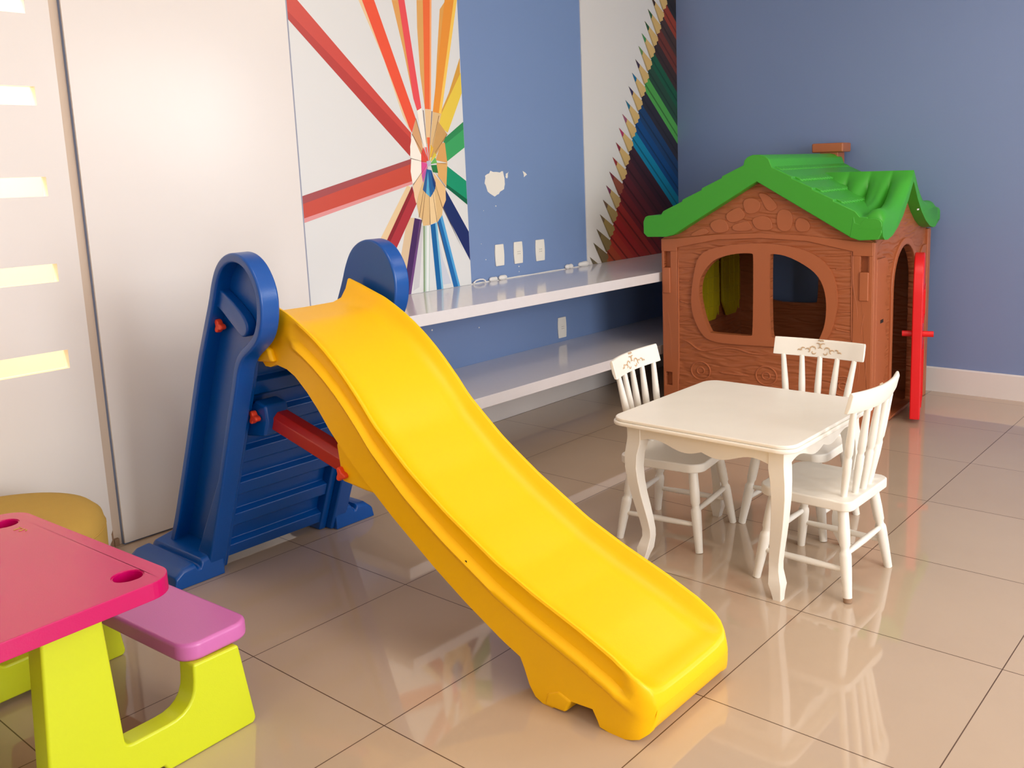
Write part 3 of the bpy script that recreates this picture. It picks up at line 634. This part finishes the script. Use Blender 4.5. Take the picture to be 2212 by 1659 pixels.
# ------------------------------------------------------------------ child chairs
def make_chair(label):
    t = thing('child_chair', label, 'chair', (0, 0, 0), 0, 'white spindle chairs at the white table')
    # seat: front toward -y, rounded front corners, straighter back
    out = []
    f = [p for p in rrect(-.168, -.165, .168, .165, .05, 6) if p[1] < 0]+[p for p in [(.168, .135), (.160, .150), (.150, .160), (.135, .165), (-.135, .165), (-.150, .160), (-.160, .150), (-.168, .135)]]
    for x, y in f:
        bow = -.012*(1-(x/.168)**2) if y < 0 else 0
        out.append((x, y+bow))
    seat = MB().prism(out, .298, .332, 'z').build('seat', 'chair_white', t, bevel=.006, seg=3)
    prof = [(0, .015), (.04, .0175), (.25, .0188), (.40, .0176), (.43, .0140), (.46, .0140), (.485, .0186), (.52, .0195), (.70, .0178), (.90, .0150), (1, .0138)]
    tops = {}
    for sx in (-1, 1):
        for sy in (-1, 1):
            a = Vector((sx*.122, sy*.122, .300)); b = Vector((sx*.170, sy*.165, 0)); tops[(sx, sy)] = (a, b)
            MB().turn(a, b, prof).build('leg', 'chair_white', t, limit=60)
    def at(k, z): a, b = tops[k]; return a.lerp(b, (.300-z)/.300)
    sp = [(0, .007), (.1, .009), (.3, .0105), (.5, .0115), (.7, .0105), (.9, .009), (1, .007)]
    for k1, k2, z in (((-1, -1), (1, -1), .150), ((-1, 1), (1, 1), .150), ((-1, -1), (-1, 1), .100), ((1, -1), (1, 1), .100)):
        MB().turn(at(k1, z), at(k2, z), sp, 12).build('stretcher', 'chair_white', t, limit=60)
    sprof = [(0, .0105), (.1, .0115), (.30, .0136), (.44, .0132), (.465, .0108), (.485, .0108), (.51, .0134), (.62, .0136), (.8, .0118), (1, .0098)]
    for k in range(5):
        u = (k-2)/2; a = Vector((u*.108, .138-.020*u*u, .330)); b = Vector((u*.150, .184-.028*u*u*.7, .630))
        MB().turn(a, b, sprof).build('spindle', 'chair_white', t, limit=60)
    secs = []
    for k in range(17):
        u = (k-8)/8; x = u*.190; y = .186-.030*u*u; tilt = .016; zt = .696+.003*u*u; zb = .626+.004*u*u
        w = .0095 if abs(u) < .99 else .007
        secs.append([(x, y-w, zb), (x, y+w*.6, zb), (x, y+w+tilt*.4, zb+.02), (x, y+w+tilt, zt-.010), (x, y+w*.5+tilt, zt), (x, y-w*.5+tilt, zt), (x, y-w+tilt, zt-.008)])
    rail = MB().loft(secs).build('top_rail', 'chair_white', t, bevel=.0025, limit=50)
    # worn carved flower motif on the inner face of the rail
    random.seed(5); cv = MB()
    for sgn in (-1, 1):
        for cx, cz, r, a0, a1 in ((.012, .672, .013, 60, 260), (.030, .658, .012, -30, 190), (.052, .651, .010, 20, 250), (.070, .655, .008, -60, 150), (.024, .645, .008, 180, 400), (.086, .648, .006, 0, 180), (.006, .690, .006, 0, 200)):
            pts = []
            for q in range(7):
                a = math.radians(a0+(a1-a0)*q/6); x = sgn*(cx+r*math.cos(a)); z = cz+r*math.sin(a)*.8; u = x/.194
                pts.append((x, .186-.030*u*u-.0088+.016*(z-.63)/.07, z))
            cv.tube(pts, [.0008, .0020, .0027, .0030, .0027, .0020, .0008], 6)
    cv.build('carved_motif', 'worn_tan', rail)
    return t
CH = [((1.112, 1.556), 98, 'white child chair between the white table and wall shelves, carved flowers showing'),
      ((1.452, 1.928), 1, 'white child chair between the white table and the front wall of the playhouse'),
      ((1.733, 1.516), -91, 'white child chair on the open side of the white table, one foot chipped brown')]
base = make_chair(CH[0][2]); chairs = [base]
for (x, y), a, lb in CH[1:]: c = copy_tree(base); c['label'] = lb; chairs.append(c)
for c, ((x, y), a, lb) in zip(chairs, CH): c.location = (x, y, 0); c.rotation_euler = (0, 0, math.radians(a-0)) 
# worn tip on the near foot of the third chair
tip = MB().turn((.1683, .1635, .014), (.1702, .1652, -.0003), [(0, .0148), (.5, .0146), (1, .0142)], 16).build('worn_tip', 'wear_brown', chairs[2], limit=60)

# ------------------------------------------------------------------ plastic playhouse (own frame: X along the front, Y into the depth)
HW, HD = 1.203, 1.02
ph = thing('playhouse', 'brown plastic playhouse with a green roof, red door and chimney in the room corner', 'playhouse', (.055, 3.085, 0), math.radians(4))
WL = chaikin([(.236,.68),(.237,.733),(.252,.80),(.32,.884),(.40,.915),(.487,.930),(.559,.932),(.567,.92),(.563,.49),(.552,.478),(.31,.478),(.298,.485),(.262,.56)], 2)
WR = chaikin([(.657,.92),(.668,.933),(.75,.924),(.84,.885),(.914,.836),(.955,.77),(.972,.68),(.965,.57),(.935,.49),(.92,.477),(.68,.477),(.660,.49)], 2)
slotrects = [[(.014,.838),(.056,.838),(.056,.932),(.014,.932)], [(1.140,.846),(1.182,.846),(1.182,.932),(1.140,.932)], [(.016,.150),(.058,.150),(.058,.228),(.016,.228)], [(1.142,.16),(1.184,.16),(1.184,.235),(1.142,.235)]]
wallpoly = [(0,0),(HW,0),(HW,1.0),(.605,1.325),(0,1.0)]
fw = MB().prism(wallpoly, 0, .035, 'y', holes=[WL, WR]+slotrects).build('front_wall', 'brown_plastic', ph, bevel=.004, seg=2)
fr = MB(); OUT = chaikin([(.241,.928),(.205,.80),(.186,.66),(.20,.56),(.26,.455),(.33,.428),(.45,.425),(.60,.430),(.80,.432),(.92,.432),(.985,.50),(1.022,.62),(1.030,.72),(1.005,.84),(.925,.928),(.80,.972),(.61,.990),(.40,.972)], 2)
fr.prism(OUT, -.014, .002, 'y', holes=[WL, WR]); fr.build('window_frame', 'brown_smooth', fw, bevel=.005, seg=2)
RW = [(p[0], p[1]) for p in ((0,1.0),(.105,1.0),(.105,.955),(.35,1.000),(.605,1.012),(.86,.998),(1.098,.955),(1.098,1.0),(HW,1.0),(.605,1.325))]
MB().prism([(.0,.93),(.10,.93),(.10,.952),(.35,1.0),(.605,1.012),(.86,1.0),(1.10,.952),(1.10,.93),(HW,.93),(HW,1.0),(1.10,1.006),(.86,1.030),(.605,1.040),(.35,1.030),(.10,1.006),(0,1.0)], -.010, .001, 'y').build('arch_moulding', 'brown_smooth', fw, bevel=.004, seg=2)
STONES = [[(0.502, 1.214), (0.539, 1.231), (0.59, 1.218), (0.608, 1.188), (0.59, 1.145), (0.521, 1.136), (0.502, 1.18)], [(0.402, 1.145), (0.469, 1.18), (0.493, 1.175), (0.521, 1.128), (0.488, 1.102), (0.426, 1.088), (0.4, 1.119)], [(0.3, 1.092), (0.354, 1.119), (0.402, 1.11), (0.423, 1.062), (0.407, 1.04), (0.343, 1.033), (0.314, 1.057)], [(0.185, 1.033), (0.265, 1.07), (0.3, 1.052), (0.299, 1.03), (0.189, 1.011)], [(0.435, 1.084), (0.521, 1.106), (0.539, 1.098), (0.567, 1.05), (0.44, 1.043)], [(0.549, 1.115), (0.599, 1.136), (0.654, 1.128), (0.672, 1.086), (0.668, 1.051), (0.59, 1.053), (0.563, 1.076)], [(0.581, 1.256), (0.645, 1.247), (0.708, 1.179), (0.668, 1.149), (0.631, 1.162), (0.608, 1.213)], [(0.69, 1.145), (0.726, 1.174), (0.788, 1.149), (0.775, 1.044), (0.695, 1.052)], [(0.797, 1.128), (0.858, 1.116), (0.88, 1.083), (0.867, 1.045), (0.793, 1.048)]]
RIDGES = [[(0.119, 0.424), (0.162, 0.418), (0.236, 0.366), (0.309, 0.381), (0.381, 0.402), (0.472, 0.4), (0.532, 0.382), (0.606, 0.379), (0.648, 0.387)], [(0.014, 0.676), (0.002, 0.592), (0.014, 0.495), (0.009, 0.396)], [(0.035, 0.633), (0.039, 0.546), (0.052, 0.473), (0.052, 0.325), (0.072, 0.203)], [(0.104, 0.886), (0.102, 0.646), (0.1, 0.403), (0.098, 0.181)], [(0.355, 0.258), (0.406, 0.254), (0.537, 0.253)], [(0.113, 0.762), (0.177, 0.764)], [(0.114, 0.649), (0.17, 0.636)], [(0.112, 0.531), (0.185, 0.552)], [(0.109, 0.843), (0.209, 0.849)]]
RIDGES2 = [[(1.104, 0.976), (1.1, 0.875), (1.106, 0.75), (1.13, 0.659), (1.124, 0.503)], [(1.144, 0.505), (1.154, 0.592), (1.167, 0.656)], [(1.094, 0.953), (1.1, 0.496)], [(1.174, 0.432), (1.179, 0.345), (1.166, 0.274)], [(1.015, 0.86), (1.095, 0.869)], [(1.022, 0.757), (1.094, 0.772)], [(1.03, 0.642), (1.093, 0.646)], [(1.019, 0.548), (1.092, 0.539)], [(0.961, 0.928), (1.091, 0.936)], [(1.132, 0.428), (1.147, 0.36), (1.129, 0.24)]]
sm = MB()
for s in STONES: sm.prism(chaikin(inset(s, .002), 2), -.006, .001, 'y')
sm.build('stone_relief', 'brown_smooth', fw, bevel=.005, seg=3)
for part, circles in ((RIDGES, ((.24,.254),)), (RIDGES2, ((.636,.264),(1.06,.252)))):
  rm = MB()
  for s in part:
      q = chaikin(s, 2, False) if len(s) > 2 else s; n = len(q)
      rm.tube([(x, -.001, z) for x, z in q], [.0015+.0045*min(1, 4*min(k/(n-1), 1-k/(n-1))) if n > 2 else .004 for k in range(n)], 8)
  for cx, cz in circles:
    for r in (.052, .020): rm.tube([(cx+r*1.15*math.cos(a), -.001, cz+r*math.sin(a)) for a in [2*math.pi*k/28 for k in range(29)]], .0045, 8)
  rm.build('wood_grain_relief', 'brown_smooth', fw)
for (x0, x1, z0, z1) in ((.006,.056,.690,.838),(1.136,1.184,.703,.850)):
    MB().box((x0, -.014, z0), (x1, .01, z1)).build('latch', 'brown_smooth', fw, bevel=.006, seg=2)
for q in slotrects: MB().box((q[0][0]-.004, .024, q[0][1]-.004), (q[1][0]+.004, .034, q[2][1]+.004)).build('slot_back', 'brown_smooth', fw, smooth=False)
# post edges
for x0, x1 in ((0,.098),(1.104,HW)):
    MB().prism([(x0, 0), (x1, 0), (x1, .955), (x0, .955)], -.006, .001, 'y', holes=[[(p[0], p[1]) for p in r] for r in slotrects if x0 <= r[0][0] < x1]).build('corner_post', 'brown_smooth', fw, bevel=.003)
# right wall with the arched doorway
arch = [(.325,.03)]+[(.325,.70)]+[(.545-.22*math.cos(math.pi*k/16), .72+.225*math.sin(math.pi*k/16)) for k in range(17)]+[(.765,.70),(.765,.03)]
rw = MB().prism([(.035,0),(HD-.035,0),(HD-.035,1.01),(.51,1.27),(.035,1.01)], HW-.035, HW-.001, 'x', holes=[arch]).build('door_wall', 'brown_plastic', ph, bevel=.003)
ao = [(.295,.02),(.295,.70)]+[(.545-.255*math.cos(math.pi*k/16), .72+.262*math.sin(math.pi*k/16)) for k in range(17)]+[(.800,.70),(.800,.02)]
MB().prism(ao, HW-.006, HW+.012, 'x', holes=[arch[:1]+arch[1:]]).build('door_frame', 'brown_smooth', rw, bevel=.004)
for y0, sgn, base_ in ((.215, 1, .04), (.875, -1, .99)):
    pts = []; 
    for k in range(41):
        z = .05+.86*k/40; pts.append((y0+sgn*(.022*math.sin(k*1.05)+.012*math.sin(k*2.3+1)), z))
    MB().prism(pts+[(base_, .91), (base_, .05)], HW-.004, HW+.009, 'x').build('scalloped_log_trim', 'brown_smooth', rw, bevel=.004)
MB().box((HW-.02, HD-.045, 0), (HW+.016, HD+.012, 1.0)).build('corner_post', 'brown_smooth', rw, bevel=.006)
MB().box((HW-.03, 0.0, 0), (HW+.006, .045, 1.0)).build('corner_post', 'brown_smooth', rw, bevel=.006)
MB().box((HW+.008, .105, .575), (HW+.0105, .155, .592)).build('label_slot', 'slot_dark', rw)
# left and back walls with windows, floor pan
wn = [(y*1.0, z) for y, z in WL]
lw = MB().prism([(.035,0),(HD-.035,0),(HD-.035,1.0),(.035,1.0)], 0.001, .035, 'x').build('side_wall', 'brown_plastic', ph, bevel=.003)
bw = MB().prism(wallpoly, HD-.035, HD, 'y', holes=[chaikin([(.20,.52),(.54,.52),(.56,.54),(.56,.93),(.40,.915),(.28,.87),(.20,.78),(.17,.65)], 2), chaikin([(1.00,.52),(.66,.52),(.64,.54),(.64,.93),(.80,.915),(.92,.87),(1.00,.78),(1.03,.65)], 2)]).build('back_wall', 'brown_plastic', ph, bevel=.003)
MB().box((.035, .035, .002), (HW-.037, HD-.037, .02)).build('floor_pan', 'brown_smooth', ph)
# yellow shutters folded against the inside of the left wall
for y0, y1, ang in ((.36,.62,0),(.66,.92,0)):
    s = MB().prism(chaikin([(y0,.455),(y1,.455),(y1,.80),(y1-.04,.88),(y0+.02,.90),(y0,.86)], 1), .045, .062, 'x')
    so = s.build('shutter', 'shutter_yellow', ph, bevel=.004)
    g = MB()
    for k in range(4):
        yy = y0+.03+(y1-y0-.06)*k/3; g.box((.061, yy-.004, .48), (.067, yy+.004, .86))
    for k in range(4): zz = .54+.09*k; g.box((.061, y0+.01, zz-.004), (.066, y1-.01, zz+.004))
    g.build('shutter_bars', 'shutter_yellow', so)
# red door, ajar: hinged on the far jamb and swung a little outward
dr = bpy.data.objects.new('door_pivot', None)
DA = math.radians(-13); hx, hy = HW+.022, .700
def D(u, t): # u = distance from hinge along the leaf, t = thickness offset outward
    dx, dy = math.sin(-DA), -math.cos(DA); return (hx+dx*u-dy*t*1.0, hy+dy*u+dx*t)
prof = [(0, .022), (.372, .022), (.372, .70)]+[(.186+.186*math.cos(math.pi*k/14), .70+.205*math.sin(math.pi*k/14)) for k in range(1, 14)]+[(0, .70)]
leaf = MB(); A_ = [(*D(u, 0), z) for u, z in prof]; B_ = [(*D(u, .052), z) for u, z in prof]; leaf.loft([A_, B_])
door = leaf.build('door', 'red_plastic', ph, bevel=.007, seg=3)
hh = MB(); a = D(.315, -.05); b_ = D(.315, .108); hh.tube([(a[0], a[1], .482), (b_[0], b_[1], .482)], .016, 16); hh.build('door_knob', 'red_plastic', door)
pn = MB()
for u0, u1, z0, z1 in ((.05,.32,.08,.40),(.05,.32,.54,.72)):
    q = [(u0,z0),(u1,z0),(u1,z1),(u0,z1)]; i = inset(q, .012)
    pn.ring([D(u, .036)+(z,) if 0 else (u, z) for u, z in q], i, .052, .057, 'y')
pn.v = [(*D(v[0], v[1]), v[2]) for v in pn.v]; pn.build('door_panels', 'red_plastic', door)
bpy.data.objects.remove(dr)

# main roof: one shell with shingle courses
def course(x0, z0, x1, z1, n, t):
    pts = []
    for k in range(n):
        a = k/n; b = (k+1)/n; pts += [(x0+(x1-x0)*a, z0+(z1-z0)*a+t*.15), (x0+(x1-x0)*b, z0+(z1-z0)*b+t)]
    return pts
rt = MB()
upL = list(reversed(course(.525, 1.395, .045, 1.150, 4, .010)))
prof = [(-.083,1.035),(-.084,1.10),(-.072,1.126),(-.055,1.134),(.03,1.138)]+upL+[(.530,1.400),(.536,1.424),(.553,1.440),(.581,1.450),(.62,1.450),(.65,1.443),(.672,1.426),(.686,1.392)]+course(.690,1.382,1.125,1.148,4,.010)+[(1.150,1.130),(1.185,1.128),(1.2,1.110),(1.2,1.055),(1.15,1.018),(1.10,1.030),(.605,1.312),(.11,1.028),(.062,1.016),(-.06,1.014)]
rt.prism(prof, -.062, 1.065, 'y')
rtop = lambda X: 1.392-(abs(X-.607)-.08)*.53
# rounded shingle butts along each course, part of the same shell
sc = rt
for k in range(4):
    for side in (-1, 1):
        xb = .69+(1.125-.69)*k/4 if side > 0 else .525-(.525-.045)*k/4
        zb = (1.382+(1.148-1.382)*k/4 if side > 0 else 1.395+(1.150-1.395)*k/4)+(.0055 if k else .001)
        y = -.02
        while y < 1.03:
            w = .040; L = .040; sx = side
            a = (xb, y, zb); sl = -.53
            pts = [(xb-.002*sx, y+.002, zb+.006), (xb+L*.7*sx, y+.002, zb-.53*L*.7+.0075), (xb+L*sx, y+w*.5, zb-.53*L+.007), (xb+L*.7*sx, y+w-.002, zb-.53*L*.7+.0075), (xb-.002*sx, y+w-.002, zb+.006)]
            n = len(pts); lo = [(p[0], p[1], p[2]-.012) for p in pts]; sc.add(pts+lo, [tuple(range(n)), tuple(range(2*n-1, n-1, -1))]+[(i, (i+1) % n, (i+1) % n+n, i+n) for i in range(n)])
            y += w
for ya, yb in ((-.0635, .05), (.90, 1.066)):      # upturned eave corners
    rt.prism([(1.118,1.140),(1.128,1.100),(1.150,1.094),(1.163,1.112),(1.185,1.123),(1.225,1.124),(1.250,1.116),(1.259,1.098),(1.259,1.050),(1.240,1.018),(1.15,1.013),(1.10,1.028)], ya, yb, 'y')
roof = rt.build('roof', 'green_plastic', ph, bevel=.006, seg=2, limit=28)
# dormer: swept up gable over the door with fat tile rolls
half = [(.0,1.343),(.045,1.300),(.09,1.252),(.14,1.210),(.20,1.172),(.27,1.145),(.35,1.130),(.42,1.130),(.475,1.128),(.512,1.118),(.528,1.100)]
under = [(.532,1.070),(.520,1.035),(.49,1.016),(.44,1.012),(.36,1.026),(.27,1.062),(.18,1.115),(.09,1.190),(.0,1.285)]
yc = .468
def dorm(x, k, full):
    cut = min(1, max(0, (x-1.10)/.04)); wf = .80+.20*cut
    """section at x; k = how far the tile roll rises"""
    def up(s, d):
        t = max(0, min(1, (s-.035)/.06))*max(0, min(1, (.53-s)/.05)); return d+k*t
    R = [(s, up(s, d)) for s, d in half]; Lh = R; pts = []
    for s, d in reversed(Lh): pts.append((x, yc-s*wf, d))
    for s, d in R[1:]: pts.append((x, yc+s*wf, d))
    for s, d in under: pts.append((x, yc+s*wf, d))
    for s, d in list(reversed(under))[1:]: pts.append((x, yc-s*wf, d))
    return pts
secs = []; n = 72; X0, X1 = .74, 1.262
for i in range(n+1):
    x = X0+(X1-X0)*i/n; u = ((x-.80)/.118) % 1.0; k = .084*math.sqrt(max(0, 1-(2*u-1)**2))-.048
    if x > X1-.012: k *= .6
    secs.append(dorm(x, k, 1))
dm = MB().loft(secs).build('dormer_roof', 'green_plastic', roof, limit=60)
MB().box((X1-.001, yc+.085, 1.128), (X1+.002, yc+.115, 1.136)).build('sticker', 'plug_white', dm, smooth=False)
# chimney
cm = MB().box((.555, 1.068, 1.30), (.668, 1.125, 1.46)).build('chimney', 'brown_smooth', ph, bevel=.006)
MB().prism(rrect(.508, .985, .704, 1.135, .01, 3), 1.456, 1.512, 'z').build('chimney_cap', 'brown_smooth', cm, bevel=.008, seg=2)
MB().box((.555, 1.0, 1.38), (.668, 1.07, 1.46)).build('chimney_neck', 'brown_smooth', cm, bevel=.004)
